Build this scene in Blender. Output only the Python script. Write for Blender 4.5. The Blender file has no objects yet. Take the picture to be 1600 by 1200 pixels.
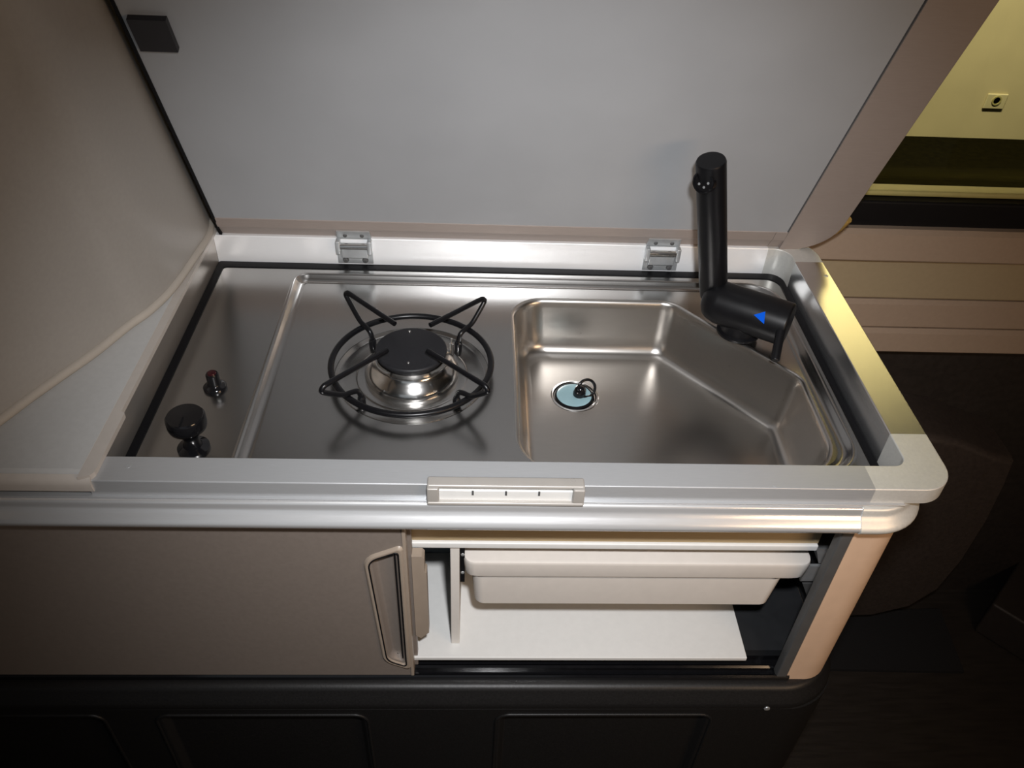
import bpy, bmesh, math, random
from mathutils import Vector, Matrix
from mathutils.geometry import tessellate_polygon
random.seed(4)
scene = bpy.context.scene
C = scene.collection
PI = math.pi
Z0 = 0.90                     # height of the steel hob plate above the van floor
# ------------------------------------------------------------------ camera
FPX = 1272.85
CAM = Vector((0.36255, -0.56952, 0.61477 + Z0))
RT = Vector((0.99887287, -0.02340453, 0.04129434))
UP = Vector((-0.01672127, 0.64070367, 0.76760616))
FW = Vector((0.04442289, 0.76743146, -0.63959015))
cd = bpy.data.cameras.new('camera'); cam = bpy.data.objects.new('camera', cd); C.objects.link(cam)
cd.sensor_fit = 'HORIZONTAL'; cd.sensor_width = 36.0; cd.lens = FPX / 1600 * 36.0
cd.clip_start = 0.02
mw = Matrix((RT, UP, -FW)).transposed().to_4x4(); mw.translation = CAM
cam.matrix_world = mw
scene.camera = cam
# ------------------------------------------------------------------ world, lights, exposure
w = bpy.data.worlds.new('world'); scene.world = w; w.use_nodes = True
w.node_tree.nodes['Background'].inputs[0].default_value = (0.55, 0.58, 0.6, 1)
w.node_tree.nodes['Background'].inputs[1].default_value = 0.03
scene.view_settings.view_transform = 'Standard'
scene.view_settings.look = 'None'
scene.view_settings.gamma = 1.0
scene.view_settings.exposure = 0.0
scene.view_settings.use_curve_mapping = False

def light(name, kind, loc, target, power, color, **kw):
    l = bpy.data.lights.new(name, kind); l.energy = power; l.color = color
    for k, v in kw.items(): setattr(l, k, v)
    o = bpy.data.objects.new(name, l); C.objects.link(o)
    o.location = loc
    o.rotation_euler = (Vector(target) - Vector(loc)).to_track_quat('-Z', 'Y').to_euler()
    return o
flash = light('camera_flash', 'SPOT', CAM + RT*0.05 + UP*0.09, CAM + FW + RT*0.03 + UP*-0.02, 46, (0.985, 0.985, 1.0),
              spot_size=math.radians(75), spot_blend=1.0, shadow_soft_size=0.022)
warm = light('van_ceiling_lamp', 'AREA', (1.20, -0.72, 1.22), (0.75, 0.0, 0.8), 3.4, (1.0, 0.68, 0.42), shape='RECTANGLE', size=0.5, size_y=0.16)
door_l = light('sliding_door_daylight', 'AREA', (0.1, -1.45, 1.35), (0.3, 0.2, 0.9), 0.7, (0.85, 0.93, 1.0), shape='RECTANGLE', size=1.1, size_y=1.0)
garage = light('garage_lamp', 'AREA', (2.4, 2.5, 3.45), (2.8, 4.3, 1.6), 290, (1.0, 0.90, 0.66), shape='RECTANGLE', size=1.4, size_y=0.25)

# ------------------------------------------------------------------ materials
def mat(name, col, metal=0.0, rough=0.5, nscale=40.0, nmix=0.06, bump=0.0, stretch=None, rvar=0.06, spec=0.5, col2=None, coat=0.0):
    m = bpy.data.materials.new(name); m.use_nodes = True
    nt = m.node_tree; N = nt.nodes; L = nt.links; b = N['Principled BSDF']
    b.inputs['Metallic'].default_value = metal
    b.inputs['Specular IOR Level'].default_value = spec
    b.inputs['Coat Weight'].default_value = coat
    tc = N.new('ShaderNodeTexCoord'); mp = N.new('ShaderNodeMapping'); nz = N.new('ShaderNodeTexNoise')
    nz.inputs['Scale'].default_value = nscale; nz.inputs['Detail'].default_value = 4
    if stretch: mp.inputs['Scale'].default_value = stretch
    L.new(tc.outputs['Object'], mp.inputs['Vector']); L.new(mp.outputs['Vector'], nz.inputs['Vector'])
    r = N.new('ShaderNodeValToRGB')
    c1 = [min(1, c*(1-nmix)) for c in col]; c2 = list(col2) if col2 else [min(1, c*(1+nmix)) for c in col]
    r.color_ramp.elements[0].position = 0.3; r.color_ramp.elements[1].position = 0.7
    r.color_ramp.elements[0].color = (*c1, 1); r.color_ramp.elements[1].color = (*c2, 1)
    L.new(nz.outputs['Fac'], r.inputs['Fac']); L.new(r.outputs['Color'], b.inputs['Base Color'])
    mr = N.new('ShaderNodeMapRange'); mr.inputs['To Min'].default_value = max(0.02, rough-rvar); mr.inputs['To Max'].default_value = min(1, rough+rvar)
    L.new(nz.outputs['Fac'], mr.inputs['Value']); L.new(mr.outputs['Result'], b.inputs['Roughness'])
    if bump:
        bp = N.new('ShaderNodeBump'); bp.inputs['Strength'].default_value = bump; bp.inputs['Distance'].default_value = 0.002
        L.new(nz.outputs['Fac'], bp.inputs['Height']); L.new(bp.outputs['Normal'], b.inputs['Normal'])
    return m
M = {}
M['steel'] = mat('brushed_steel', (0.43, 0.422, 0.41), 1.0, 0.25, 60, 0.02, 0.0, (1, 14, 14), 0.015)
M['sink'] = mat('satin_steel', (0.54, 0.515, 0.485), 1.0, 0.28, 35, 0.015, 0.0, (1, 5, 5), 0.012)
M['polished'] = mat('polished_steel', (0.84, 0.83, 0.81), 1.0, 0.17, 30, 0.02, 0, None, 0.02)
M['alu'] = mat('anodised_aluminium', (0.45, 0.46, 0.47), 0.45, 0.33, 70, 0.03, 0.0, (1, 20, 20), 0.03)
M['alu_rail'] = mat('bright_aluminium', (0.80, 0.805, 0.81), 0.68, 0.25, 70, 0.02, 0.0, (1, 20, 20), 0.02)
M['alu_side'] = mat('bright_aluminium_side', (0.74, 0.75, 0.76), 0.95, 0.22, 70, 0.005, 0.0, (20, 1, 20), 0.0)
M['alu_rear'] = mat('flash_bright_aluminium_rear', (0.90, 0.91, 0.92), 0.3, 0.32, 70, 0.01, 0.0, (1, 20, 20), 0.02)  # same aluminium as the rim, whitened: flash bounce put into the colour
M['alu_corner'] = mat('cast_corner_paint', (0.62, 0.62, 0.59), 0.35, 0.42, 300, 0.04, 0.04)
M['lid_face'] = mat('grey_laminate', (0.345, 0.355, 0.37), 0.0, 0.36, 9, 0.03, 0.01, None, 0.05)
M['lid_frame'] = mat('champagne_profile', (0.36, 0.305, 0.275), 0.2, 0.42, 60, 0.03, 0.0, (1, 10, 10))
M['left_wall'] = mat('satin_left_profile', (0.34, 0.305, 0.27), 0.7, 0.3, 60, 0.02, 0, (10, 1, 10), 0.02)
M['counter'] = mat('pale_counter_laminate', (0.50, 0.50, 0.49), 0.0, 0.42, 180, 0.03, 0.02)
M['edge'] = mat('counter_edge_band', (0.48, 0.44, 0.40), 0.0, 0.4, 90, 0.03)
M['panel'] = mat('taupe_wall_lining', (0.34, 0.32, 0.295), 0.0, 0.42, 200, 0.03, 0.03)
M['bead'] = mat('beige_piping', (0.42, 0.38, 0.33), 0.0, 0.5, 60, 0.03)
M['door'] = mat('taupe_door_board', (0.20, 0.168, 0.145), 0.05, 0.42, 220, 0.04, 0.02)
M['door_trim'] = mat('taupe_plastic_handle', (0.30, 0.245, 0.195), 0.0, 0.4, 80, 0.03)
M['post'] = mat('satin_corner_post', (0.78, 0.56, 0.40), 0.2, 0.38, 60, 0.03)
M['seal'] = mat('grey_rubber_seal', (0.075, 0.075, 0.075), 0.0, 0.55, 60, 0.05)
M['black'] = mat('black_rubber', (0.004, 0.004, 0.005), 0.0, 0.55, 60, 0.1, 0, None, 0.05, 0.2)
M['faucet'] = mat('matt_black_tap', (0.005, 0.005, 0.006), 0.0, 0.38, 80, 0.1, 0, None, 0.04, 0.25)
M['gloss'] = mat('gloss_black_knob', (0.006, 0.006, 0.007), 0.0, 0.12, 80, 0.1, 0, None, 0.03)
M['enamel'] = mat('black_enamel_cap', (0.012, 0.012, 0.014), 0.0, 0.5, 300, 0.15, 0.03, None, 0.05, 0.3)
M['grate'] = mat('black_enamel_wire', (0.004, 0.004, 0.005), 0.0, 0.32, 200, 0.1, 0.0, None, 0.05, 0.3)
M['white'] = mat('white_melamine', (0.66, 0.66, 0.645), 0.0, 0.45, 120, 0.02)
M['white_side'] = mat('white_partition', (0.66, 0.63, 0.59), 0.0, 0.5, 120, 0.02)
M['plastic'] = mat('cream_drawer_plastic', (0.64, 0.60, 0.555), 0.0, 0.42, 90, 0.02)
M['bar'] = mat('tan_edge_strip', (0.47, 0.36, 0.21), 0.0, 0.5, 60, 0.08, 0, (1, 20, 20))
M['zinc'] = mat('zinc_plated_steel', (0.55, 0.57, 0.58), 0.7, 0.35, 90, 0.06)
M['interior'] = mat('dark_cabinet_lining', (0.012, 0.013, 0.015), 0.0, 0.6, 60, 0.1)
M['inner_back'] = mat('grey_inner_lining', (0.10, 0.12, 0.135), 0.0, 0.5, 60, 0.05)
M['plinth'] = mat('charcoal_plastic_plinth', (0.011, 0.0105, 0.0105), 0.0, 0.42, 400, 0.15, 0.05, None, 0.05, 0.35)
M['latch'] = mat('clear_grey_latch', (0.33, 0.31, 0.285), 0.1, 0.3, 60, 0.03)
M['latch_in'] = mat('white_latch_bar', (0.72, 0.72, 0.70), 0.1, 0.35, 60, 0.03)
M['clip'] = mat('black_clip', (0.012, 0.011, 0.014), 0.0, 0.4, 60, 0.1)
M['plug'] = mat('pale_blue_plug', (0.30, 0.46, 0.50), 0.0, 0.15, 40, 0.08)
M['red'] = mat('red_button_top', (0.03, 0.003, 0.005), 0.0, 0.25, 60, 0.1)
M['blue'] = mat('blue_mark', (0.0, 0.085, 0.60), 0.0, 0.8, 60, 0.05, 0, None, 0.05, 0.1)
M['beige'] = mat('beige_van_trim', (0.34, 0.262, 0.20), 0.0, 0.5, 150, 0.03, 0.03)
M['beige2'] = mat('sand_van_trim', (0.34, 0.275, 0.175), 0.0, 0.5, 150, 0.03, 0.03)
M['dark_lining'] = mat('dark_brown_lining', (0.022, 0.017, 0.014), 0.0, 0.6, 90, 0.15, 0.05)
M['seat'] = mat('dark_brown_upholstery', (0.036, 0.026, 0.021), 0.0, 0.65, 140, 0.15, 0.12)
M['mat'] = mat('black_floor_mat', (0.006, 0.006, 0.007), 0.0, 0.8, 500, 0.3, 0.3)
M['floor'] = mat('dark_wood_floor', (0.022, 0.018, 0.015), 0.0, 0.5, 14, 0.25, 0.05, (1, 9, 9))
M['ceiling'] = mat('grey_roof_lining', (0.35, 0.34, 0.33), 0.0, 0.8, 200, 0.04)
M['lining'] = mat('grey_side_lining', (0.22, 0.21, 0.20), 0.0, 0.75, 200, 0.05)
M['yellow'] = mat('yellow_garage_paint', (0.62, 0.545, 0.32), 0.0, 0.6, 5, 0.04, 0.02)
M['ground'] = mat('dark_garage_ground', (0.006, 0.005, 0.0012), 0.0, 0.9, 30, 0.25, 0.05, None, 0.05, 0.02)
M['frame_olive'] = mat('olive_window_frame', (0.42, 0.38, 0.15), 0.0, 0.45, 60, 0.05)
M['socket'] = mat('cream_socket', (0.62, 0.56, 0.33), 0.0, 0.4, 60, 0.03)
M['ochre'] = mat('ochre_foam_strip', (0.32, 0.20, 0.05), 0.0, 0.7, 120, 0.2, 0.1)

def glass_mat():
    m = bpy.data.materials.new('tinted_window_glass'); m.use_nodes = True
    nt = m.node_tree; N = nt.nodes; L = nt.links
    for n in list(N): N.remove(n)
    out = N.new('ShaderNodeOutputMaterial'); mix = N.new('ShaderNodeMixShader'); fr = N.new('ShaderNodeFresnel')
    tr = N.new('ShaderNodeBsdfTransparent'); gl = N.new('ShaderNodeBsdfGlossy')
    tr.inputs[0].default_value = (0.82, 0.82, 0.76, 1); gl.inputs['Roughness'].default_value = 0.02
    fr.inputs['IOR'].default_value = 1.35
    L.new(fr.outputs[0], mix.inputs[0]); L.new(tr.outputs[0], mix.inputs[1]); L.new(gl.outputs[0], mix.inputs[2]); L.new(mix.outputs[0], out.inputs[0])
    return m
M['glass'] = glass_mat()

# ------------------------------------------------------------------ helpers (geometry authored with z = 0 at the steel plate)
def ray(u, v): return FW + RT*((u-800)/FPX) - UP*((v-600)/FPX)
CL = CAM - Vector((0, 0, Z0))
def pz(u, v, z): d = ray(u, v); return CL + d*((z-CL.z)/d.z)
def py(u, v, y): d = ray(u, v); return CL + d*((y-CL.y)/d.y)

class MB:
    def __init__(s): s.v = []; s.f = []; s.s = []
    def add(s, vs, fs, smooth=False):
        o = len(s.v); s.v += [Vector(p) for p in vs]
        s.f += [tuple(i+o for i in f) for f in fs]; s.s += [smooth]*len(fs); return s
    def box(s, x0, x1, y0, y1, z0, z1, bev=0.0, seg=2, mx=None):
        bm = bmesh.new(); bmesh.ops.create_cube(bm, size=1.0)
        for q in bm.verts: q.co = Vector((x0+(q.co.x+.5)*(x1-x0), y0+(q.co.y+.5)*(y1-y0), z0+(q.co.z+.5)*(z1-z0)))
        if bev: bmesh.ops.bevel(bm, geom=list(bm.edges), offset=bev, segments=seg, affect='EDGES', profile=0.5)
        bm.verts.ensure_lookup_table(); bm.verts.index_update()
        vs = [(mx @ q.co) if mx else q.co.copy() for q in bm.verts]
        s.add(vs, [[q.index for q in f.verts] for f in bm.faces], bev > 0); bm.free(); return s
    def strip(s, a, b, closed=True, smooth=True):
        n = len(a); o = len(s.v); s.v += [Vector(p) for p in a]+[Vector(p) for p in b]
        for i in range(n if closed else n-1):
            j = (i+1) % n; s.f.append((o+i, o+j, o+n+j, o+n+i)); s.s.append(smooth)
        return s
    def loft(s, rings, closed=True, cap0=False, cap1=False, smooth=True):
        n = len(rings[0]); o = len(s.v)
        for r in rings: s.v += [Vector(p) for p in r]
        for k in range(len(rings)-1):
            for i in range(n if closed else n-1):
                j = (i+1) % n; s.f.append((o+k*n+i, o+k*n+j, o+(k+1)*n+j, o+(k+1)*n+i)); s.s.append(smooth)
        if cap0: s.f.append(tuple(o+i for i in reversed(range(n)))); s.s.append(False)
        if cap1: s.f.append(tuple(o+(len(rings)-1)*n+i for i in range(n))); s.s.append(False)
        return s
    def tess(s, loops, fn):                       # 2D loops -> flat triangulated face with holes
        L3 = [[Vector((p[0], p[1], 0)) for p in l] for l in loops]; flat = [p for l in L3 for p in l]
        tr = tessellate_polygon(L3); o = len(s.v)
        s.v += [Vector(fn(p.x, p.y)) for p in flat]
        for t in tr:
            a, b, c = [flat[i] for i in t]
            if (b-a).cross(c-a).z < 0: t = (t[0], t[2], t[1])
            s.f.append(tuple(o+i for i in t)); s.s.append(False)
        return s
    def tube(s, pts, r, n=10, closed=False, caps=True):
        P = [Vector(p) for p in pts]; rings = []; N = len(P); rr = r if isinstance(r, (list, tuple)) else [r]*N
        prev = None
        for i in range(N):
            t = (P[(i+1) % N]-P[i-1]) if closed else (P[min(i+1, N-1)]-P[max(i-1, 0)])
            t.normalize()
            if prev is None: a = t.orthogonal().normalized()
            else: a = (prev - t*prev.dot(t)).normalized()
            prev = a; b = t.cross(a)
            rings.append([P[i]+(a*math.cos(2*PI*k/n)+b*math.sin(2*PI*k/n))*rr[i] for k in range(n)])
        if closed: rings.append(rings[0])
        return s.loft(rings, True, caps and not closed, caps and not closed)
    def lathe(s, cx, cy, prof, n=48, axis=None, cap=True):   # prof: (r, z)
        if axis is None: f = lambda r, a, z: Vector((cx+r*math.cos(a), cy+r*math.sin(a), z))
        else:
            o, d = axis; d = d.normalized(); e1 = d.orthogonal().normalized(); e2 = d.cross(e1)
            f = lambda r, a, z: o+d*z+(e1*math.cos(a)+e2*math.sin(a))*r
        rings = [[f(max(r, 1e-5), 2*PI*k/n, z) for k in range(n)] for r, z in prof]
        return s.loft(rings, True, cap, cap)
    def prism(s, poly, f0, f1, smooth=False):    # poly 2D, f0/f1 map to 3D front/back
        n = len(poly); a = [f0(*p) for p in poly]; b = [f1(*p) for p in poly]
        s.add(a, [tuple(range(n))]); s.add(b, [tuple(reversed(range(n)))]); s.strip(b, a, True, smooth); return s

def arc(cx, cy, r, a0, a1, n): return [(cx+r*math.cos(a0+(a1-a0)*i/n), cy+r*math.sin(a0+(a1-a0)*i/n)) for i in range(n+1)]
def rpoly(cor, seg=8):                            # rounded polygon; cor = [(x, y, r)], counter-clockwise
    out = []; n = len(cor)
    for i in range(n):
        p = Vector(cor[i][:2]); a = (Vector(cor[i-1][:2])-p).normalized(); b = (Vector(cor[(i+1) % n][:2])-p).normalized()
        ang = a.angle(b); r = max(cor[i][2], 1e-4); t = r/math.tan(ang/2)
        c = p+(a+b).normalized()*(r/math.sin(ang/2)); s0 = p+a*t-c; s1 = p+b*t-c
        a0 = math.atan2(s0.y, s0.x); a1 = math.atan2(s1.y, s1.x); d = (a1-a0+PI) % (2*PI)-PI
        out += [(c.x+r*math.cos(a0+d*k/seg), c.y+r*math.sin(a0+d*k/seg)) for k in range(seg+1)]
    return out
def inset(cor, d):
    n = len(cor); out = []
    for i in range(n):
        p = Vector(cor[i][:2]); e0 = (p-Vector(cor[i-1][:2])).normalized(); e1 = (Vector(cor[(i+1) % n][:2])-p).normalized()
        n0 = Vector((-e0.y, e0.x)); n1 = Vector((-e1.y, e1.x)); k = d/(1+n0.dot(n1))
        q = p+(n0+n1)*k; out.append((q.x, q.y, max(cor[i][2]-d, 0.003)))
    return out

def soft_normals(me, lim=math.cos(math.radians(50))):   # area-weighted normals, so broad faces stay flat and edges stay soft
    fs = {}; pn = [(p.normal.copy(), p.area) for p in me.polygons]
    for p in me.polygons:
        for v in p.vertices: fs.setdefault(v, []).append(p.index)
    out = [None]*len(me.loops)
    for p in me.polygons:
        n0 = pn[p.index][0]
        for li in p.loop_indices:
            if not p.use_smooth: out[li] = n0; continue
            acc = Vector((0, 0, 0))
            for k in fs[me.loops[li].vertex_index]:
                nk, ar = pn[k]
                if nk.dot(n0) > lim: acc += nk*ar
            out[li] = acc.normalized() if acc.length > 0 else n0
    me.normals_split_custom_set(out)
def finish(name, mb, m, loc):
    me = bpy.data.meshes.new(name)
    me.from_pydata([tuple(p-loc) for p in mb.v], [], mb.f)
    me.polygons.foreach_set('use_smooth', mb.s); me.update()
    bm = bmesh.new(); bm.from_mesh(me)
    bmesh.ops.remove_doubles(bm, verts=bm.verts, dist=1e-6)
    bmesh.ops.recalc_face_normals(bm, faces=bm.faces); bm.to_mesh(me); bm.free()
    soft_normals(me)
    me.materials.append(M[m]); o = bpy.data.objects.new(name, me); C.objects.link(o); return o
BASE = {}
def thing(name, label, cat, base, group=None, kind=None):
    o = bpy.data.objects.new(name, None); C.objects.link(o); o.empty_display_size = 0.05
    base = Vector(base); o.location = base+Vector((0, 0, Z0)); BASE[o.name] = base
    o['label'] = label; o['category'] = cat
    if group: o['group'] = group
    if kind: o['kind'] = kind
    return o
def part(name, mb, m, parent, label=None):
    base = BASE[parent.name]; o = finish(name, mb, m, base); o.parent = parent; BASE[o.name] = base
    if parent.type == 'MESH': pass
    if label: o['label'] = label
    return o
def solo(name, mb, m, label=None, cat=None, group=None, kind=None):
    lo = Vector((min(p.x for p in mb.v), min(p.y for p in mb.v), min(p.z for p in mb.v)))
    hi = Vector((max(p.x for p in mb.v), max(p.y for p in mb.v), max(p.z for p in mb.v)))
    base = Vector(((lo.x+hi.x)/2, (lo.y+hi.y)/2, lo.z)); o = finish(name, mb, m, base)
    o.location = base+Vector((0, 0, Z0)); BASE[o.name] = base
    if label: o['label'] = label
    if cat: o['category'] = cat
    if group: o['group'] = group
    if kind: o['kind'] = kind
    return o
def struct(name, mb, m, label=None): return solo(name, mb, m, label, None, None, 'structure')
def smooth_poly(pts, k=6):                        # Catmull-Rom through 3D points
    P = [Vector(p) for p in pts]; P = [P[0]*2-P[1]]+P+[P[-1]*2-P[-2]]; out = []
    for i in range(1, len(P)-2):
        for j in range(k):
            t = j/k; a, b, c, d = P[i-1], P[i], P[i+1], P[i+2]
            out.append(0.5*((2*b)+(c-a)*t+(2*a-5*b+4*c-d)*t*t+(3*b-3*c+d-a)*t**3))
    return out+[P[-2]]
def sweep(mb, path, prof, cap=True, smooth=True):  # path: 2D with outward = right-hand side of travel; prof: (outward, z)
    n = len(path); rings = []
    for i in range(n):
        t = Vector(path[min(i+1, n-1)])-Vector(path[max(i-1, 0)]); t.normalize(); o = Vector((t.y, -t.x))
        rings.append([(path[i][0]+o.x*a, path[i][1]+o.y*a, z) for a, z in prof])
    return mb.loft(rings, True, cap, cap, smooth)

H = 0.0413; W = 0.80; D = 0.4264; FLOOR = -Z0
# ------------------------------------------------------------------ setting
struct('floor', MB().box(-1.5, 2.4, -1.6, 0.60, FLOOR-0.04, FLOOR), 'floor', 'dark wood-look van floor')
struct('ceiling', MB().box(-1.5, 2.4, -1.6, 0.60, 1.02, 1.06), 'ceiling', 'grey roof lining of the van')
struct('wall_left', MB().box(-1.56, -1.5, -1.6, 0.60, FLOOR, 1.02), 'lining', 'grey lining at the end of the van')
struct('wall_right', MB().box(2.4, 2.46, -1.6, 0.60, FLOOR, 1.02), 'lining', 'grey lining at the other end of the van')
# van side wall behind the kitchen with a window opening above z = 0.04
wb = MB(); wb.box(-1.5, 2.4, 0.54, 0.60, FLOOR, 0.055); wb.box(-1.5, 2.4, 0.54, 0.60, 0.86, 1.02)
wb.box(-1.5, 0.30, 0.54, 0.60, 0.055, 0.86); wb.box(2.15, 2.4, 0.54, 0.60, 0.055, 0.86)
struct('wall_window', wb, 'dark_lining', 'dark lower side wall of the van below the window')
wn = thing('window_1', 'van side window with olive frame bar and black rubber seal', 'window', (1.2, 0.52, 0.04), None, 'structure'); del wn['category']
part('pane', MB().box(0.30, 2.15, 0.562, 0.566, 0.05, 0.87), 'glass', wn)
fb = MB().box(0.30, 2.15, 0.520, 0.545, 0.0800, 0.0890, 0.003); part('frame_bar', fb, 'frame_olive', wn)
part('rubber_seal', MB().box(0.30, 2.15, 0.505, 0.556, 0.034, 0.0795, 0.004), 'black', wn)
part('frame_top', MB().box(0.30, 2.15, 0.515, 0.558, 0.835, 0.862, 0.004), 'frame_olive', wn)
# stacked beige trim boards under the window
def trim_board(name, y0, z0, z1, m, label):
    prof = [(0.54, z0), (y0+0.004, z0), (y0, z0+0.004), (y0+0.003, z1-0.006), (y0+0.010, z1), (0.54, z1)]
    struct(name, MB().loft([[(x, y, z) for y, z in prof] for x in (-0.3, 2.4)], True, True, True, False), m, label)
trim_board('trim_1', 0.485, -0.012, 0.040, 'beige', 'beige window sill board')
trim_board('trim_2', 0.500, -0.088, -0.014, 'beige2', 'sand coloured trim board under the sill')
trim_board('trim_3', 0.494, -0.140, -0.090, 'beige', 'narrow beige trim board')
trim_board('trim_4', 0.488, -0.186, -0.142, 'beige', 'lowest beige trim board above the dark lining')
# outside: garage wall and ground
struct('wall_outside', MB().box(-3, 8.5, 4.15, 4.25, -1.30, 5.0), 'yellow', 'yellow painted garage wall seen through the window')
struct('ground', MB().box(-3, 8.5, 0.75, 4.15, -1.34, -1.30), 'ground', 'dark garage floor outside the van')
sk = thing('wall_socket', 'small cream socket plate on the yellow garage wall', 'socket', (3.41, 4.15, -1.12))
part('plate', MB().box(3.35, 3.475, 4.138, 4.1502, -1.115, -1.025, 0.006), 'socket', sk)
part('insert', MB().lathe(0, 0, [(0.0, 0), (0.028, 0), (0.028, 0.006), (0.02, 0.006), (0.02, 0.001), (0, 0.001)], 24, (Vector((3.413, 4.139, -1.062)), Vector((0, -1, 0)))), 'frame_olive', sk)

# ------------------------------------------------------------------ kitchen cabinet (body, doors, rail, post)
FY = -0.03                                        # plane of the cabinet front
PX = 0.817
cab = thing('kitchen_cabinet', 'low taupe kitchen cabinet with sliding doors and rounded corner post', 'cabinet', (0.1, 0.2, -0.31))
part('bottom_shelf', MB().box(0.05, 0.7045, -0.0190, 0.150, -0.2865, -0.28, 0.001), 'white', cab, 'white shelf board')
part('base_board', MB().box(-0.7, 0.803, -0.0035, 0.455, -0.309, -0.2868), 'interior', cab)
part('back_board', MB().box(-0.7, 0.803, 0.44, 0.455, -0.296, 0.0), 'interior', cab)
part('inner_back_panel', MB().box(0.05, 0.345, 0.140, 0.148, -0.2795, -0.03), 'inner_back', cab)
part('partition', MB().box(0.3375, 0.3478, 0.0, 0.139, -0.2795, -0.088, 0.001), 'white_side', cab, 'white upright partition')
part('side_panel', MB().box(0.806, PX, 0.029, 0.455, -0.31, -0.002), 'post', cab)
part('end_panel', MB().box(-0.72, -0.70, -0.02, 0.455, -0.31, 0.0), 'door', cab)
part('front_bar', MB().box(0.20, 0.7435, 0.0, 0.020, -0.0820, -0.028, 0.001), 'bar', cab, 'tan edge strip above the opening')
part('white_strip', MB().box(0.20, 0.7435, -0.003, 0.022, -0.0915, -0.0825, 0.0015), 'white', cab, 'white strip above the drawer')
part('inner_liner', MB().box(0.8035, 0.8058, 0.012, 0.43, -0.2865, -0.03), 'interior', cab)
# rounded corner post
PX = 0.817; r = 0.038
path = [(0.757, FY)]+arc(PX-r, FY+r, r, -PI/2, 0, 10)+[(PX, 0.03)]
part('corner_post', sweep(MB(), path, [(0, -0.31), (0, -0.012), (-0.012, -0.012), (-0.012, -0.31)]), 'post', cab, 'rounded satin corner post')
part('post_seal', MB().box(0.7435, 0.7568, FY-0.001, FY+0.012, -0.306, -0.014, 0.002), 'seal', cab, 'grey rubber seal')
# bottom sliding track
tp = [(-0.032, -0.31), (-0.032, -0.303), (-0.030, -0.301), (-0.027, -0.303), (-0.027, -0.308), (-0.019, -0.308), (-0.019, -0.303), (-0.0165, -0.301), (-0.014, -0.303), (-0.014, -0.308), (-0.004, -0.308), (-0.004, -0.299), (0.0, -0.299), (0.0, -0.31)]
part('door_track', MB().loft([[(x, y, z) for y, z in tp] for x in (-0.69, 0.760)], True, True, True, False), 'gloss', cab, 'black double sliding track')
# sliding door with recessed pull
def plate_with_cup(mb, outer, hole, y, t, depth, wall=0.004):
    fr = lambda a, b: (a, y, b); ho = rpoly(hole, 6)
    mb.tess([outer, ho], fr); n = len(outer)
    bk = [(a, y+t, b) for a, b in outer]; mb.add(bk, [tuple(reversed(range(n)))]); mb.strip(bk, [fr(*p) for p in outer], True, False)
    i1 = rpoly(inset(hole, wall*0.5), 6); i2 = rpoly(inset(hole, wall), 6); i3 = rpoly(inset(hole, wall+0.003), 6)
    mb.loft([[(a, y, b) for a, b in ho], [(a, y+depth*0.2, b) for a, b in i1], [(a, y+depth*0.85, b) for a, b in i2], [(a, y+depth, b) for a, b in i3]])
    mb.tess([i3], lambda a, b: (a, y+depth, b))
handle = [(0.2580, -0.2680, 0.022), (0.2900, -0.2860, 0.004), (0.2900, -0.0530, 0.004), (0.2480, -0.0745, 0.022)]
dm = MB(); plate_with_cup(dm, [(-0.68, -0.3005), (0.2915, -0.3005), (0.2915, -0.026), (-0.68, -0.026)], inset(handle, 0.0062), FY, 0.011, 0.0085)
sd = part('sliding_door', dm, 'door', cab, 'taupe sliding door')
ho = rpoly(inset(handle, -0.001), 6); hi_ = rpoly(inset(handle, 0.0025), 6); hj = rpoly(inset(handle, 0.0055), 6); hk = rpoly(inset(handle, 0.0066), 6)
hm = MB().loft([[(a, FY, b) for a, b in ho], [(a, FY-0.0028, b) for a, b in rpoly(inset(handle, 0.0008), 6)], [(a, FY-0.0034, b) for a, b in hi_], [(a, FY-0.0024, b) for a, b in hj], [(a, FY+0.004, b) for a, b in hk]])
part('pull_handle', hm, 'door_trim', sd, 'D-shaped recessed pull frame')
gr = rpoly(inset(handle, 0.0048), 6)
part('pull_groove', MB().tube([(a, FY-0.0028, b) for a, b in gr], 0.0009, 6, True), 'black', sd)
part('pull_lip', MB().box(0.2800, 0.2812, FY+0.002, FY+0.0080, -0.2680, -0.0700, 0.0005), 'black', sd)
part('door_edge', MB().box(0.2895, 0.2935, FY-0.0012, FY+0.0125, -0.3007, -0.0258, 0.001), 'door_trim', sd)
# second sliding door behind, only its leading edge and lug show
rd = MB().box(-0.66, 0.2975, -0.0165, -0.0065, -0.3005, -0.026, 0.001); r2 = part('rear_sliding_door', rd, 'door', cab)
lug = [(0.297, -0.2330), (0.303, -0.2385), (0.3125, -0.2270), (0.3125, -0.1150), (0.3105, -0.1120), (0.3105, -0.0900), (0.308, -0.0860), (0.297, -0.0860)]
part('door_lug', MB().prism(lug, lambda a, b: (a, -0.0190, b), lambda a, b: (a, -0.0068, b)), 'door_trim', r2, 'chamfered plastic lug')
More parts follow.
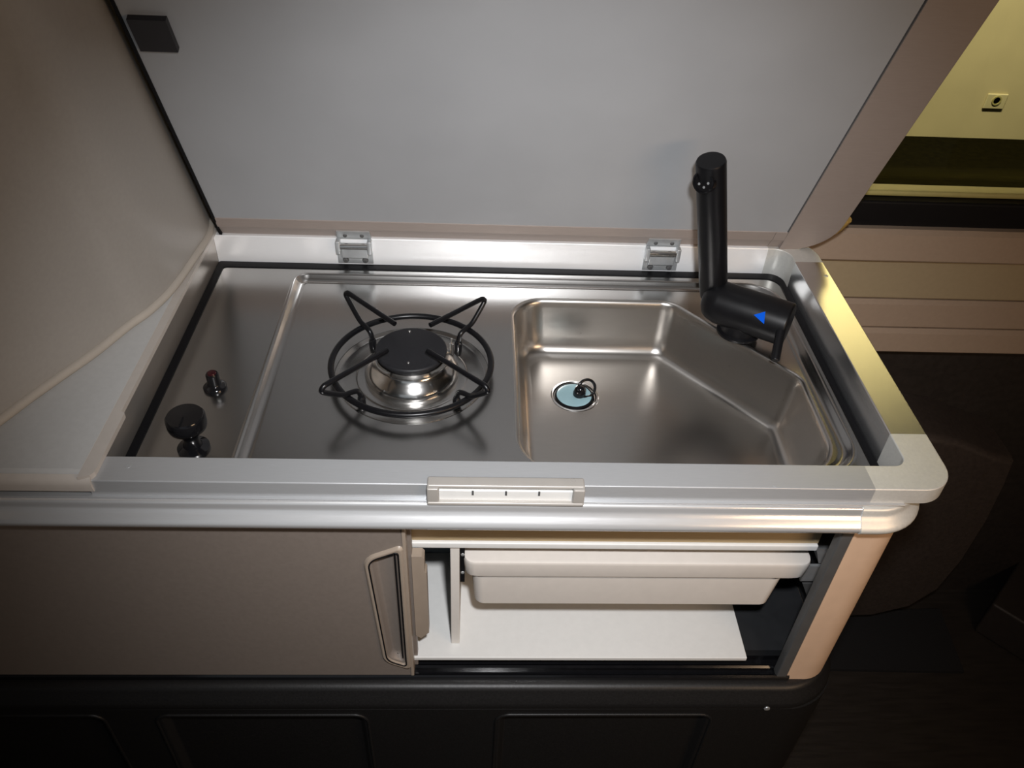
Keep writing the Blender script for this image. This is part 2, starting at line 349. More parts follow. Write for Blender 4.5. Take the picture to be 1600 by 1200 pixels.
# aluminium front rail
rp = [(-0.004, 0.0205), (0.006, 0.0205), (0.0085, 0.0190), (0.0095, 0.0165), (0.0096, 0.0130), (0.0105, 0.0100), (0.0135, 0.0065), (0.0170, 0.0030), (0.0195, -0.0005), (0.0198, -0.0035), (0.0180, -0.0070), (0.0140, -0.0100), (0.0080, -0.0120), (0.0, -0.0125), (-0.004, -0.0125)]
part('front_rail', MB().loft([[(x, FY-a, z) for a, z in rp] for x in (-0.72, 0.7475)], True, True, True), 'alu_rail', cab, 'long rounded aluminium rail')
rr = 0.040; path = [(0.7475, FY)]+arc(0.806-rr, FY+rr, rr, -PI/2, 0, 12)+[(0.806, 0.040)]
rp2 = [(a+0.0012, z) for a, z in rp]
part('rail_end_cap', sweep(MB(), path, rp2), 'alu_corner', cab, 'rounded grey end cap of the rail')
part('rail_side', MB().box(0.8065, 0.8245, 0.040, 0.455, -0.0120, 0.0205, 0.003), 'alu_side', cab)
# runners at the right
def px_prism(name, pts_, y, t, m, label=None):
    q = [py(u, v, y) for u, v in pts_]; q = [(a.x, a.z) for a in q]
    return part(name, MB().prism(q, lambda a, b: (a, y, b), lambda a, b: (a, y+t, b)), m, cab, label)
px_prism('drawer_runner', ((1279, 880), (1316, 880), (1318, 858), (1276, 858)), 0.042, 0.16, 'zinc', 'zinc drawer runner')
px_prism('runner_bracket', ((1250, 908), (1300, 908), (1300, 885), (1266, 885)), 0.040, 0.004, 'zinc', 'zinc bracket')
px_prism('bracket', ((1266, 946), (1290, 946), (1290, 912), (1254, 912)), 0.046, 0.003, 'seal')
part('runner_plate', MB().box(0.3485, 0.3535, 0.004, 0.13, -0.160, -0.092), 'black', cab)
for zz in (-0.110, -0.142):
    part('runner_screw', MB().lathe(0, 0, [(0, 0), (0.0022, 0), (0.0018, 0.001), (0, 0.0012)], 10, (Vector((0.3512, 0.0036, zz)), Vector((0, -1, 0)))), 'zinc', cab)

# ------------------------------------------------------------------ drawer tray
dr = thing('drawer_tray', 'cream plastic drawer tray hanging in the open cabinet', 'drawer', (0.54, 0.15, -0.197))
def rect(x0, x1, y0, y1, r_=0.012): return rpoly([(x0, y0, r_), (x1, y0, r_), (x1, y1, r_), (x0, y1, r_)], 4)
rg = lambda R_, z: [(a, b, z) for a, b in R_]
tb = MB().loft([rg(rect(0.3665, 0.7130, 0.002, 0.290), -0.197), rg(rect(0.3645, 0.7160, -0.0008, 0.292), -0.194), rg(rect(0.3615, 0.7215, -0.0015, 0.296), -0.1445)], True, True, False)
tb.loft([rg(rect(0.3635, 0.7195, 0.0008, 0.294), -0.1445), rg(rect(0.3675, 0.7130, 0.0065, 0.289), -0.192)], True, False, True)
part('tray_body', tb, 'plastic', dr)
fl = MB().loft([rg(rect(0.3635, 0.7195, 0.0008, 0.294), -0.1445), rg(rect(0.3580, 0.7380, 0.000, 0.300), -0.1445), rg(rect(0.3530, 0.7455, -0.0035, 0.304), -0.1385), rg(rect(0.3520, 0.7470, -0.0045, 0.305), -0.1180), rg(rect(0.3530, 0.7460, -0.0035, 0.304), -0.1150), rg(rect(0.3560, 0.7430, -0.0005, 0.301), -0.1142), rg(rect(0.3640, 0.7350, 0.040, 0.294), -0.1142), rg(rect(0.3640, 0.7350, 0.040, 0.294), -0.1445)])
part('tray_rim', fl, 'plastic', dr, 'thick rolled rim of the tray')

# ------------------------------------------------------------------ dark plinth under the cabinet
pl = thing('cabinet_plinth', 'charcoal moulded plastic plinth with recessed panels under the cabinet', 'plinth', (0.1, 0.2, FLOOR))
PY = -0.052; rc = 0.060
lipp = [(-0.05, -0.3095), (0.004, -0.3095), (0.010, -0.3115), (0.0135, -0.316), (0.0165, -0.324), (0.0215, -0.330), (0.0230, -0.337), (0.0215, -0.343), (-0.05, -0.343)]
lpath = [(-0.72, FY)]+[(0.815-rc, FY)]+arc(0.815-rc, FY+rc, rc, -PI/2, 0, 14)[1:]+[(0.815, 0.45)]
part('top_lip', sweep(MB(), lpath, lipp), 'plinth', pl, 'rolled top edge')
fm = MB()
pan = lambda x0, x1: [(x0, -0.62, 0.012), (x1, -0.62, 0.012), (x1, -0.3580, 0.014), (x0, -0.3580, 0.014)]
x_edges = [(-0.70, -0.060, (-0.40, -0.09)), (-0.060, 0.315, (-0.022, 0.232)), (0.315, 0.742, (0.398, 0.667))]
for x0, x1, (a, b) in x_edges:
    p_ = MB(); plate_with_cup(p_, [(x0, FLOOR), (x1, FLOOR), (x1, -0.3425), (x0, -0.3425)], pan(a, b), PY, 0.012, 0.011, 0.007)
    part('front_panel', p_, 'plinth', pl)
    rim = rpoly(inset(pan(a, b), -0.003), 6)
    part('panel_bead', MB().tube([(q, PY-0.0002, z) for q, z in rim], 0.0022, 8, True), 'plinth', pl)
cp = [(0.742, PY)]+arc(0.837-0.075, PY+0.075, 0.075, -PI/2, 0, 14)+[(0.837, 0.45)]
part('rounded_end', sweep(MB(), cp, [(0, FLOOR), (0, -0.3425), (-0.012, -0.3425), (-0.012, FLOOR)]), 'plinth', pl)
ps = py(1198, 1106, PY)
part('screw', MB().lathe(0, 0, [(0, 0), (0.0042, 0), (0.0036, 0.0018), (0.0015, 0.0024), (0, 0.0024)], 16, (Vector((ps.x, PY, ps.z)), Vector((0, -1, 0)))), 'zinc', pl, 'small metal screw')

# ------------------------------------------------------------------ worktop frame (aluminium rim around the hob)
wf = thing('worktop_frame', 'raised aluminium rim framing the steel hob and sink', 'worktop frame', (0.42, 0.2, 0.0))
XO = 0.8398
ro, ri = 0.034, 0.014
fo = [(0.0, -0.033), (0.755, -0.033)]; fi = [(0.0, 0.0), (0.755, 0.0)]
co = [(0.755, -0.033)]+arc(XO-ro, -0.033+ro, ro, -PI/2, 0, 12)+[(XO, 0.047)]
ci = [(0.755, 0.0)]+arc(W-ri, ri, ri, -PI/2, 0, 12)+[(W, 0.047)]
so = [(XO, 0.047), (XO, D-0.034)]; si = [(W, 0.047), (W, D-0.034)]
rro = 0.046
bo = [(XO, D-0.034)]+arc(XO-rro, D+0.028-rro, rro, 0, PI/2, 12)+[(0.772, D+0.028)]
bi = [(W, D-0.034)]+arc(W-0.022, D-0.022, 0.022, 0, PI/2, 12)+[(0.772, D)]
ko = [(0.772, D+0.028), (0.0, D+0.028)]; ki = [(0.772, D), (0.0, D)]
def rim(name, o, i, m, label, zlo=0.022, cap=True, bv=0.0015):
    rings = []
    for (a, b), (c, d) in zip(o, i):
        A = Vector((a, b, 0)); B = Vector((c, d, 0)); t = (B-A).normalized()
        P = lambda off, z, base=A, s=1: (base+t*off*s)+Vector((0, 0, z))
        rings.append([P(0, zlo), P(0, H-bv), P(bv*0.3, H-bv*0.3), P(bv, H), B-t*bv+Vector((0, 0, H)), B-t*bv*0.3+Vector((0, 0, H-bv*0.3)), B+Vector((0, 0, H-bv)), B+Vector((0, 0, -0.006)), B-t*0.006+Vector((0, 0, -0.006)), B-t*0.006+Vector((0, 0, zlo))])
    return part(name, MB().loft(rings, True, True, True), m, wf, label)
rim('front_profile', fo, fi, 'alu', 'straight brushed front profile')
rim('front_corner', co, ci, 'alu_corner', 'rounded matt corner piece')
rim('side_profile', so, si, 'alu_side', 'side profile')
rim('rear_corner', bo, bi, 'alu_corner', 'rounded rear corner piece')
rim('rear_profile', ko, ki, 'alu_rear', 'rear profile with flash bounce in its inner face colour')
part('left_profile', MB().box(-0.006, 0.0, 0.0, D, -0.004, H, 0.0008), 'left_wall', wf, 'left inner face')
part('front_lip', MB().box(-0.70, 0.790, -0.0365, -0.020, 0.0206, 0.0222, 0.0005), 'alu', wf, 'thin ledge below the rim')
for u, v in ((1212+0, 758), (200, 728), (1291, 431)):
    s_ = pz(u, v, H)
    part('frame_screw', MB().lathe(s_.x, s_.y, [(0, H-0.001), (0.0028, H-0.001), (0.0028, H+0.0003), (0.0012, H+0.0004), (0, H+0.0001)], 14), 'alu', wf)
# latch plate on the front edge
lx0, lx1 = 0.3176, 0.4690
lt = part('latch_frame', MB().box(lx0, lx1, -0.0365, -0.0235, 0.0385, 0.0435, 0.002).box(lx0, lx0+0.0115, -0.0405, -0.0335, 0.0207, 0.0425, 0.0015).box(lx1-0.0115, lx1, -0.0405, -0.0335, 0.0207, 0.0425, 0.0015).box(lx0, lx1, -0.0415, -0.0335, 0.0206, 0.0250, 0.0015), 'latch', wf, 'grey latch frame')
part('latch_bar', MB().box(lx0+0.0115, lx1-0.0115, -0.0372, -0.0332, 0.0240, 0.0375, 0.0005), 'latch_in', lt, 'white bar inside the latch')
for k in range(1, 4):
    xk = lx0+0.012+(lx1-lx0-0.024)*k/4
    part('latch_notch', MB().box(xk-0.001, xk+0.001, -0.0378, -0.0370, 0.0320, 0.0375), 'seal', lt)

# ------------------------------------------------------------------ steel hob and sink plate
hob = thing('hob_sink_unit', 'brushed steel hob and sink plate set inside the aluminium rim', 'hob sink', (0.40, 0.21, -0.10))
bx, by = 0.286, 0.194
G = 0.010                                         # black gasket width
plate_c = [(G, 0.002, 0.004), (W-0.009, 0.002, 0.012), (W-0.009, D-0.0145, 0.02), (G, D-0.0145, 0.006)]
well_c = [(0.109, 0.024, 0.016), (0.786, 0.024, 0.055), (0.786, 0.403, 0.05), (0.109, 0.403, 0.022)]
ZW = -0.0065
sink_c = [(0.412, 0.034, 0.052), (0.759, 0.034, 0.056), (0.762, 0.197, 0.028), (0.628, 0.357, 0.030), (0.412, 0.357, 0.040)]
st = MB(); S = 10
st.tess([rpoly(plate_c, S), rpoly(well_c, S)], lambda a, b: (a, b, 0.0))
st.strip([(a, b, -0.004) for a, b in rpoly(plate_c, S)], [(a, b, 0) for a, b in rpoly(plate_c, S)], True, False)
wprof = [(0, 0), (0.0015, 0.0006), (0.003, 0.0010), (0.0045, 0.0006), (0.006, -0.0010), (0.0085, -0.0040), (0.0115, -0.0066), (0.014, -0.0072), (0.0165, -0.0070), (0.019, ZW)]
st.loft([[(a, b, z) for a, b in rpoly(inset(well_c, d), S)] for d, z in wprof])
circ = lambda r_, n=64: [(bx+r_*math.cos(2*PI*k/n), by+r_*math.sin(2*PI*k/n)) for k in range(n)]
so_ = rpoly(inset(sink_c, -0.004), S)
st.tess([rpoly(inset(well_c, 0.019), S), so_, circ(0.0925)], lambda a, b: (a, b, ZW))
# burner dish pressed into the plate
st.loft([[(a, b, z) for a, b in circ(r_)] for r_, z in ((0.0925, ZW), (0.091, ZW-0.0004), (0.0885, ZW-0.003), (0.086, ZW-0.0042), (0.080, ZW-0.0045), (0.068, ZW-0.004), (0.066, ZW-0.0025), (0.064, ZW-0.002), (0.030, ZW-0.002))])
st.tess([circ(0.030)], lambda a, b: (a, b, ZW-0.002))
plate = part('steel_plate', st, 'steel', hob, 'brushed steel plate with pressed rim and burner dish')
ZS = -0.088; bowl = MB()
bprof = [(-0.004, ZW), (-0.002, ZW-0.0004), (0.0, ZW-0.002), (0.0015, ZW-0.005), (0.003, ZW-0.012), (0.0075, ZS+0.026), (0.0095, ZS+0.014), (0.0135, ZS+0.006), (0.0190, ZS+0.0018), (0.026, ZS)]
def sink_in(d):
    out = inset(sink_c, d); return [(x, y, max(rr_-d*0.3, 0.010)) for (x, y, _), (_, _, rr_) in zip(out, sink_c)]
bowl.loft([[(a, b, z) for a, b in rpoly(sink_in(d), S)] for d, z in bprof])
dx_, dy_ = 0.4945, 0.2510
dc = lambda r_, n=40: [(dx_+r_*math.cos(2*PI*k/n), dy_+r_*math.sin(2*PI*k/n)) for k in range(n)]
bowl.tess([rpoly(sink_in(0.026), S), dc(0.032)], lambda a, b: (a, b, ZS))
part('sink_bowl', bowl, 'sink', hob, 'angled satin steel sink bowl')
dn = MB().loft([[(a, b, z) for a, b in dc(r_)] for r_, z in ((0.032, ZS), (0.0310, ZS+0.0009), (0.0290, ZS+0.0009), (0.0275, ZS-0.0012), (0.0262, ZS-0.0012), (0.0250, ZS-0.006))], True, False, True)
part('drain_ring', dn, 'polished', hob, 'polished drain ring')
# gasket all round
gk = MB(); go = [(0.0008, 0.0008, 0.003), (W-0.0008, 0.0008, 0.013), (W-0.0008, D-0.0008, 0.021), (0.0008, D-0.0008, 0.003)]
gk.loft([[(a, b, -0.003) for a, b in rpoly(plate_c, S)], [(a, b, 0.0012) for a, b in rpoly(inset(plate_c, 0.0006), S)], [(a, b, 0.0016) for a, b in rpoly(inset(plate_c, -0.002), S)], [(a, b, 0.0016) for a, b in rpoly(inset(go, 0.0015), S)], [(a, b, 0.0005) for a, b in rpoly(go, S)], [(a, b, -0.006) for a, b in rpoly(go, S)]])
part('gasket', gk, 'black', hob, 'black rubber gasket')
# burner
bn = part('burner', MB().lathe(bx, by, [(0, ZW-0.002), (0.056, ZW-0.002), (0.0565, -0.004), (0.055, -0.001), (0.0525, 0.004), (0.047, 0.009), (0.043, 0.013), (0.0415, 0.017), (0.0412, 0.022), (0, 0.022)], 64), 'polished', hob, 'polished steel burner ring')
part('burner_gap', MB().lathe(bx, by, [(0.0, 0.0215), (0.0390, 0.0215), (0.0390, 0.0255), (0, 0.0255)], 48), 'black', bn)
part('burner_cap', MB().lathe(bx, by, [(0, 0.0250), (0.0408, 0.0250), (0.0420, 0.0265), (0.0418, 0.0290), (0.0395, 0.0308), (0.0, 0.0318)], 64), 'enamel', bn, 'flat black enamel burner cap')
for u, v in ((640, 518), (638, 567)):
    s_ = pz(u, v, 0.0314)
    part('cap_rivet', MB().lathe(s_.x, s_.y, [(0, 0.0300), (0.0018, 0.0305), (0.0016, 0.0320), (0.0008, 0.0325), (0, 0.0326)], 12), 'polished', bn)
part('spark_pin', MB().lathe(bx+0.046, by+0.040, [(0, ZW-0.003), (0.003, ZW-0.003), (0.003, 0.008), (0.0012, 0.009), (0.0012, 0.016), (0, 0.0165)], 12), 'polished', bn)
# gas knob and igniter
kb = part('gas_knob', MB().lathe(0.0672, 0.0535, [(0, 0), (0.0165, 0), (0.0165, 0.003), (0.010, 0.006), (0.0085, 0.012), (0.009, 0.020), (0.0125, 0.027), (0.0190, 0.031), (0.0200, 0.035), (0.0198, 0.044), (0.0180, 0.0470), (0.0, 0.0478)], 40), 'gloss', hob, 'round gloss black gas knob')
part('knob_mark', MB().box(0.0664, 0.0680, 0.036, 0.050, 0.0470, 0.0482, 0.0003), 'black', kb)
ig = part('igniter_button', MB().lathe(0.0645, 0.1520, [(0, 0), (0.0130, 0), (0.0130, 0.003), (0.0110, 0.005), (0.0085, 0.006), (0.0072, 0.008), (0.0072, 0.020), (0.0062, 0.0218), (0, 0.0222)], 32), 'gloss', hob, 'small black push button igniter')
part('button_top', MB().lathe(0.0645, 0.1520, [(0, 0.0215), (0.0052, 0.0218), (0.0046, 0.0232), (0, 0.0236)], 24), 'red', ig, 'dark red button top')

# ------------------------------------------------------------------ sink plug
sp = thing('sink_plug', 'pale blue plug with black ring pull lying in the sink drain', 'sink plug', (dx_, dy_, ZS-0.006))
part('plug_disc', MB().lathe(dx_-0.001, dy_, [(0, ZS-0.0058), (0.0225, ZS-0.0058), (0.0238, ZS-0.002), (0.0232, ZS+0.0014), (0.019, ZS+0.0022), (0, ZS+0.0010)], 40), 'plug', sp)
part('plug_edge', MB().lathe(dx_-0.001, dy_, [(0.0234, ZS-0.005), (0.0258, ZS-0.004), (0.0256, ZS+0.0012), (0.0234, ZS+0.0016)], 40, None, False), 'black', sp, 'black rubber edge')
part('plug_nub', MB().lathe(0, 0, [(0, 0), (0.0082, 0), (0.0086, 0.004), (0.0074, 0.011), (0.0045, 0.0145), (0, 0.015)], 20, (Vector((dx_+0.0055, dy_+0.001, ZS+0.0008)), Vector((0.15, 0.05, 1)))), 'gloss', sp)
rc_ = Vector((dx_+0.0150, dy_+0.0020, ZS+0.0120)); e1 = Vector((0.9, 0.3, -0.15)).normalized(); e2 = Vector((-0.05, 0.45, 1)).normalized()
part('plug_ring', MB().tube([rc_+e1*0.0125*math.cos(2*PI*k/28)+e2*0.0120*math.sin(2*PI*k/28) for k in range(28)], 0.0020, 8, True), 'gloss', sp, 'black ring pull')

# ------------------------------------------------------------------ pan support
gs = thing('pan_support', 'black wire pan support ring with four raised arms over the burner', 'pan support', (bx, by, ZW))
gr_ = 0.0945; zr = 0.010
part('support_ring', MB().tube([(bx+gr_*math.cos(2*PI*k/72), by+gr_*math.sin(2*PI*k/72), zr) for k in range(72)], 0.0038, 10, True), 'grate', gs)
tips = [(617, 506), (672, 508), (668, 548), (605, 547)]; peaks = [(540, 455), (757, 465), (762, 605), (502, 605)]
for k, an in enumerate((134, 45, -44, -135)):
    a = math.radians(an); dv = Vector((math.cos(a), math.sin(a), 0)); c0 = Vector((bx, by, 0))
    pt = lambda r_, z: c0+dv*r_+Vector((0, 0, z))
    pk = pz(*peaks[k], 0.044); tp_ = pz(*tips[k], 0.044)
    o2 = (pk-tp_); o2.z = 0; o2.normalize(); b0 = pk
    line = [tp_, tp_.lerp(pk, 0.5), pk-o2*0.010, pk-o2*0.0035+Vector((0, 0, -0.0006)), pk+Vector((0, 0, -0.004)), pk-o2*0.0015+Vector((0, 0, -0.008))]
    ft = pt(0.0775, ZW+0.0005); mid = pt(gr_+0.004, zr+0.007)
    line += [pk.lerp(mid, 0.55)+Vector((0, 0, -0.004)), mid, pt(gr_-0.006, zr+0.0045), pt(0.0800, zr+0.001), pt(0.0765, 0.002)]
    part('support_arm', MB().tube(smooth_poly(line, 4), 0.0032, 8), 'grate', gs)
    part('rubber_foot', MB().lathe(pt(0.0762, 0).x, pt(0.0762, 0).y, [(0, ZW-0.0042), (0.0046, ZW-0.0042), (0.0048, -0.002), (0.0036, 0.002), (0, 0.0025)], 14), 'gloss', gs)

# ------------------------------------------------------------------ tap
tap = thing('kitchen_tap', 'matt black folding tap with raised spout and blue triangle mark', 'tap', (0.70, 0.29, 0.0))
A = pz(1112, 468, 0.034); B = pz(1233, 508, 0.034)
ax = (B-A).normalized(); br = 0.0280; ln = (B-A).length
part('tap_base', MB().lathe(A.lerp(B, 0.42).x, A.lerp(B, 0.42).y, [(0, 0), (0.0275, 0), (0.0275, 0.003), (0.0235, 0.005), (0.0225, 0.016), (0.020, 0.030), (0, 0.030)], 40), 'faucet', tap)
body = part('tap_body', MB().lathe(0, 0, [(0, -0.012), (0.012, -0.0105), (0.020, -0.006), (0.0245, 0.0), (br, 0.012), (br, ln-0.003), (br-0.0008, ln-0.001), (br-0.003, ln), (0, ln)], 48, (A, ax)), 'faucet', tap)
s0 = Vector((0.6690, 0.3170, 0.0440)); s1 = py(1111, 250, 0.285)
sx = (s1-s0).normalized(); sl = (s1-s0).length
spout = part('spout', MB().lathe(0, 0, [(0, -0.012), (0.0175, -0.010), (0.0180, 0.0), (0.0176, sl*0.5), (0.0172, sl-0.003), (0.0160, sl-0.0004), (0.0140, sl), (0, sl)], 40, (s0, sx)), 'faucet', tap)
oc = py(1105, 283, 0.272); od = (CL-oc); od = (od.normalized()+Vector((-0.55, 0, -0.25))).normalized()
oo = s0+sx*(sl-0.026)
part('spout_outlet', MB().lathe(0, 0, [(0, 0), (0.0135, 0), (0.0135, 0.0185), (0.0130, 0.0200), (0.0112, 0.0206), (0.0108, 0.0180), (0, 0.0178)], 28, (oo, od)), 'gloss', spout, 'round water outlet')
for k in range(5):
    e1 = od.orthogonal().normalized(); e2 = od.cross(e1); q_ = oo+od*0.0181+(e1*math.cos(k*1.2566)+e2*math.sin(k*1.2566))*0.006
    part('outlet_hole', MB().lathe(0, 0, [(0, 0), (0.0016, 0), (0.0014, 0.0006), (0, 0.0008)], 8, (q_, od)), 'zinc', spout)
l0 = B-ax*0.006+Vector((0, 0, 0.014)); l0 = pz(1221, 512, 0.040); l1 = pz(1211, 562, 0.016)
part('tap_lever', MB().tube([l0+(l0-l1)*0.35, l0, l0.lerp(l1, 0.5), l1, l1+(l1-l0)*0.03], [0.0058, 0.0058, 0.0056, 0.0056, 0.0046], 16), 'faucet', tap)
def hit(u, v):                                    # ray against the tap body cylinder
    d = ray(u, v).normalized(); oc_ = CL-A; dp = d-ax*d.dot(ax); op = oc_-ax*oc_.dot(ax)
    a_ = dp.dot(dp); b_ = 2*dp.dot(op); c_ = op.dot(op)-(br+0.0003)**2
    t = (-b_-math.sqrt(max(b_*b_-4*a_*c_, 0)))/(2*a_); P = CL+d*t; n_ = (P-A)-ax*(P-A).dot(ax); return P, n_.normalized()
tri = [hit(1178, 492), hit(1196, 487), hit(1194, 506)]
tv = [p+n_*0.0011 for p, n_ in tri]+[p-n_*0.001 for p, n_ in tri]
part('cold_mark', MB().add(tv, [(0, 1, 2), (5, 4, 3), (0, 3, 4, 1), (1, 4, 5, 2), (2, 5, 3, 0)]), 'blue', body, 'blue triangle')

# ------------------------------------------------------------------ raised lid with hinges
lid = thing('glass_cover_lid', 'large grey lid standing open behind the hob on two silver hinges', 'lid', (0.43, D, H))
lid.name = 'hinged_lid'; BASE['hinged_lid'] = BASE.get('glass_cover_lid', Vector((0.43, D, H)))
PH = math.radians(25); LY, LZ = D+0.001, H-0.0008
LUP = Vector((0, -math.sin(PH), math.cos(PH))); LN = Vector((0, -math.cos(PH), -math.sin(PH)))   # up along the lid, normal to the viewer
O = Vector((0, LY, LZ))
lp = lambda x, s, n=0.0: O+Vector((x, 0, 0))+LUP*s+LN*n
LH = 0.468; X0, X1, XI, SB = 0.0105, 0.8560, 0.7870, 0.0375
pm = MB()
pp = [(X0+0.002, SB), (XI, SB), (XI, LH-0.03), (X0+0.002, LH-0.03)]
pm.prism(pp, lambda a, b: lp(a, b, -0.0012), lambda a, b: lp(a, b, -0.012)); part('lid_panel', pm, 'lid_face', lid, 'smooth grey inner face')
# bottom profile: two-step section extruded along x up to the corner piece
sec = [(SB+0.001, -0.013), (SB+0.001, 0.0), (0.0215, 0.0008), (0.0190, -0.0003), (0.0030, -0.0030), (-0.0020, -0.0050), (-0.0020, -0.017), (SB, -0.017)]
part('lower_profile', MB().loft([[lp(x, s, n) for s, n in sec] for x in (X0+0.001, 0.770)], True, True, True, False), 'lid_frame', lid, 'champagne lower profile')
part('corner_profile', MB().loft([[lp(x, s, n) for s, n in sec] for x in (0.7705, XI+0.004)], True, True, True, False), 'lid_frame', lid)
sc_ = rpoly([(XI, -0.0010, 0.001), (X1, -0.0010, 0.058), (X1, LH, 0.05), (XI, LH, 0.001)], 10)
sm = MB(); sc2 = rpoly([(XI, 0.0020, 0.001), (X1-0.0015, 0.0020, 0.0565), (X1-0.0015, LH-0.0015, 0.0485), (XI, LH-0.0015, 0.001)], 10)
sm.add([lp(a, b, 0.0012) for a, b in sc2], [tuple(range(len(sc2)))])
sm.loft([[lp(a, b, -0.017) for a, b in sc_], [lp(a, b, 0.0) for a, b in sc_], [lp(a, b, 0.0012) for a, b in sc2]], True, True, False)
part('side_profile', sm, 'lid_frame', lid, 'wide champagne side profile with rounded corner')
part('side_groove', MB().prism([(XI-0.0015, SB), (XI, SB), (XI, LH-0.03), (XI-0.0015, LH-0.03)], lambda a, b: lp(a, b, -0.0008), lambda a, b: lp(a, b, -0.004)), 'seal', lid)
part('top_profile', MB().prism([(X0+0.002, LH-0.03), (XI, LH-0.03), (XI, LH), (X0+0.002, LH)], lambda a, b: lp(a, b, 0.0012), lambda a, b: lp(a, b, -0.017)), 'lid_frame', lid)
part('left_edge', MB().prism([(X0-0.0015, 0.002), (X0+0.002, 0.002), (X0+0.002, LH), (X0-0.0015, LH)], lambda a, b: lp(a, b, 0.0004), lambda a, b: lp(a, b, -0.016)), 'black', lid, 'black strip for the dark gap')  # black strip drawn for the shaded gap between lid and curved panel
part('back_board', MB().prism([(X0+0.002, 0.006), (XI-0.001, 0.006), (XI-0.001, LH-0.001), (X0+0.002, LH-0.001)], lambda a, b: lp(a, b, -0.0171), lambda a, b: lp(a, b, -0.020)), 'lid_face', lid)
part('black_clip', MB().prism([(0.019, 0.3235), (0.0565, 0.3235), (0.0565, 0.362), (0.019, 0.362)], lambda a, b: lp(a, b, 0.006), lambda a, b: lp(a, b, -0.0013)), 'clip', lid, 'small black clip')
part('foam_strip', MB().tube(smooth_poly([lp(0.8635, 0.058, -0.012), lp(0.858, 0.036, -0.012), lp(0.845, 0.015, -0.012), lp(0.824, 0.002, -0.012)], 4), 0.0070, 8), 'ochre', lid, 'ochre foam strip')
for cx in (0.1915, 0.6215):
    hg = part('hinge', MB().box(cx-0.0245, cx+0.0245, D-0.0025, D+0.0005, 0.0030, 0.0290, 0.0008), 'zinc', lid, 'silver hinge')
    part('hinge_barrel', MB().tube([(cx-0.0185, D-0.007, 0.0330), (cx+0.0185, D-0.007, 0.0330)], 0.0048, 14), 'polished', hg)
    part('hinge_cover', MB().box(cx-0.0185, cx+0.0185, D-0.0065, D-0.0015, 0.0130, 0.0310, 0.0015), 'zinc', hg)
    for sg in (-1, 1):
        part('hinge_ear', MB().box(cx+sg*0.0215-0.003, cx+sg*0.0215+0.003, D-0.0120, D-0.0005, 0.0220, 0.0420, 0.0012), 'zinc', hg)
        part('hinge_screw', MB().lathe(0, 0, [(0, 0), (0.0044, 0), (0.0036, 0.0022), (0.0012, 0.0026), (0.001, 0.0012), (0, 0.0012)], 14, (Vector((cx+sg*0.0135, D-0.0025, 0.0085)), Vector((0, -1, 0)))), 'seal', hg)
        part('upper_screw', MB().lathe(0, 0, [(0, 0), (0.0030, 0), (0.0025, 0.0014), (0, 0.0016)], 12, (lp(cx+sg*0.0115, 0.0080, 0.0010), LN)), 'seal', hg)
    part('upper_leaf', MB().prism([(cx-0.0235, -0.001), (cx+0.0235, -0.001), (cx+0.0225, 0.0165), (cx-0.0225, 0.0165)], lambda a, b: lp(a, b, 0.0010), lambda a, b: lp(a, b, -0.0070)), 'zinc', hg)

# ------------------------------------------------------------------ left worktop (closed cover) and curved lining panel
ct = thing('counter_cover', 'pale grey laminate counter beside the hob with rounded front edge', 'counter', (-0.35, 0.2, 0.022))
ZT = 0.0475
cs = [(0.455, 0.0225), (0.455, ZT), (-0.024, ZT), (-0.030, ZT-0.0015), (-0.0335, ZT-0.005), (-0.0345, ZT-0.010), (-0.0335, 0.030), (-0.031, 0.0265), (-0.024, 0.0265), (-0.024, 0.0225)]
part('counter_top', MB().loft([[(x, y, z) for y, z in cs] for x in (-0.9, -0.0065)], True, True, True, False), 'counter', ct)
ec = [(-0.0066, 0.4545), (-0.0066, -0.0345), (0.0045, -0.0320), (0.0070, -0.0270), (0.0070, 0.055), (0.0030, 0.058), (0.0030, 0.4545)]
part('edge_band', MB().prism(ec[::-1], lambda a, b: (a, b, ZT-0.0002), lambda a, b: (a, b, H+0.0001)), 'edge', ct, 'beige end band of the counter')
part('front_edge', MB().loft([[(x, y, z) for y, z in ((-0.0300, ZT-0.0008), (-0.0345, ZT-0.0045), (-0.0360, ZT-0.011), (-0.0345, 0.0280), (-0.0300, 0.0258), (-0.0290, 0.0300))] for x in (-0.9, 0.004)], True, True, True), 'edge', ct, 'beige rounded front edge')
# panel: base path on the counter, leaning with the lid at its right-hand edge
bpts = [(333, 345), (318, 372), (300, 405), (270, 450), (235, 485), (200, 510), (150, 550), (100, 585), (50, 620), (0, 657)]
base = [pz(u, v, ZT+0.004) for u, v in bpts]
base[0] = Vector((-0.0075, 0.456, ZT+0.004)); base[1] = Vector((0.0005, 0.408, ZT+0.004)); base[2] = Vector((-0.0025, 0.352, ZT+0.004))
base += [Vector((-0.150, -0.06, ZT+0.004)), Vector((-0.20, -0.20, ZT+0.004))]
bs = smooth_poly(base, 6)
hgts = [0.0, 0.03, 0.08, 0.15, 0.25, 0.35, 0.45, 0.55, 0.70]
rows = []
n_ = len(bs)
for hh in hgts:
    row = []
    for i, p in enumerate(bs):
        f = i/(n_-1); lean = math.radians(25-17*min(1, f*1.6)); row.append(p+Vector((0.0, -math.sin(lean), math.cos(lean)))*hh)
    rows.append(row)
pn = thing('curved_lining_panel', 'tall taupe curved lining panel standing on the counter beside the lid', 'panel', (-0.08, 0.2, ZT))
bk = [[p+Vector((-0.016, 0.004, 0)) for p in row] for row in rows]
pmb = MB().loft(rows, False); pmb.loft(bk, False)
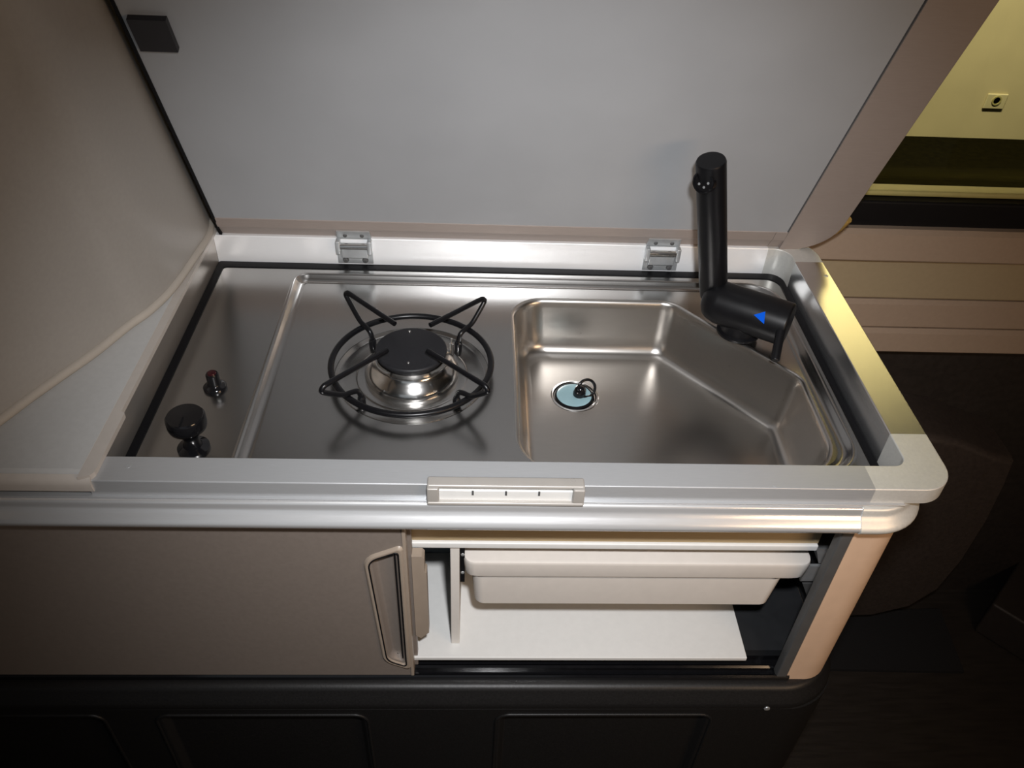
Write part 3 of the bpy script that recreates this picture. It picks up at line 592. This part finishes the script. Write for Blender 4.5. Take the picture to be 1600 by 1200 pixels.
pmb.strip(rows[0], bk[0], False); pmb.strip(rows[-1], bk[-1], False)
pmb.strip([r_[0] for r_ in rows], [r_[0] for r_ in bk], False); pmb.strip([r_[-1] for r_ in rows], [r_[-1] for r_ in bk], False)
part('panel_face', pmb, 'panel', pn)
part('bead', MB().tube([p+Vector((0, 0, 0.001)) for p in bs], 0.0055, 10), 'bead', pn, 'beige piping along the foot of the panel')

# ------------------------------------------------------------------ dark corner of the van on the right
sp_ = [py(u, v, 0.42) for u, v in ((1380, 690), (1450, 684), (1500, 692), (1560, 716), (1588, 722), (1575, 755), (1545, 815), (1505, 878), (1465, 925), (1420, 952), (1360, 966), (1300, 968))]
pts = [(p.x, p.z) for p in sp_]+[(0.95, sp_[-1].z), (0.95, sp_[0].z)]
pts = pts[::-1]
cx_ = sum(p[0] for p in pts)/len(pts); cz_ = sum(p[1] for p in pts)/len(pts)
shr = lambda k: [(cx_+(a-cx_)*k, cz_+(b-cz_)*k) for a, b in pts]
sb = MB().loft([[(a, 0.539, b) for a, b in pts], [(a, 0.437, b) for a, b in pts], [(a, 0.425, b) for a, b in shr(0.985)], [(a, 0.420, b) for a, b in shr(0.95)]], True, True, True)
solo('seat_side', sb, 'seat', 'dark brown padded seat side with rounded lower corner against the wall', 'seat')
md = [pz(u, v, FLOOR+0.006) for u, v in ((1290, 958), (1468, 952), (1506, 1050), (1286, 1046))]
solo('floor_mat', MB().prism([(p.x, p.y) for p in md][::-1], lambda a, b: (a, b, FLOOR+0.008), lambda a, b: (a, b, FLOOR)), 'mat', 'black floor mat lying beside the plinth', 'mat')
bq = [pz(u, v, FLOOR) for u, v in ((1520, 985), (1620, 1048))]
dq = (bq[1]-bq[0]); yaw = math.atan2(dq.y, dq.x)
mxx = Matrix.Translation(bq[0]) @ Matrix.Rotation(yaw, 4, 'Z')
solo('storage_box', MB().box(0, 0.30, 0, 0.30, 0, 0.10, 0.006, 2, mxx), 'dark_lining', 'low dark brown box standing on the floor beyond the mat', 'box')
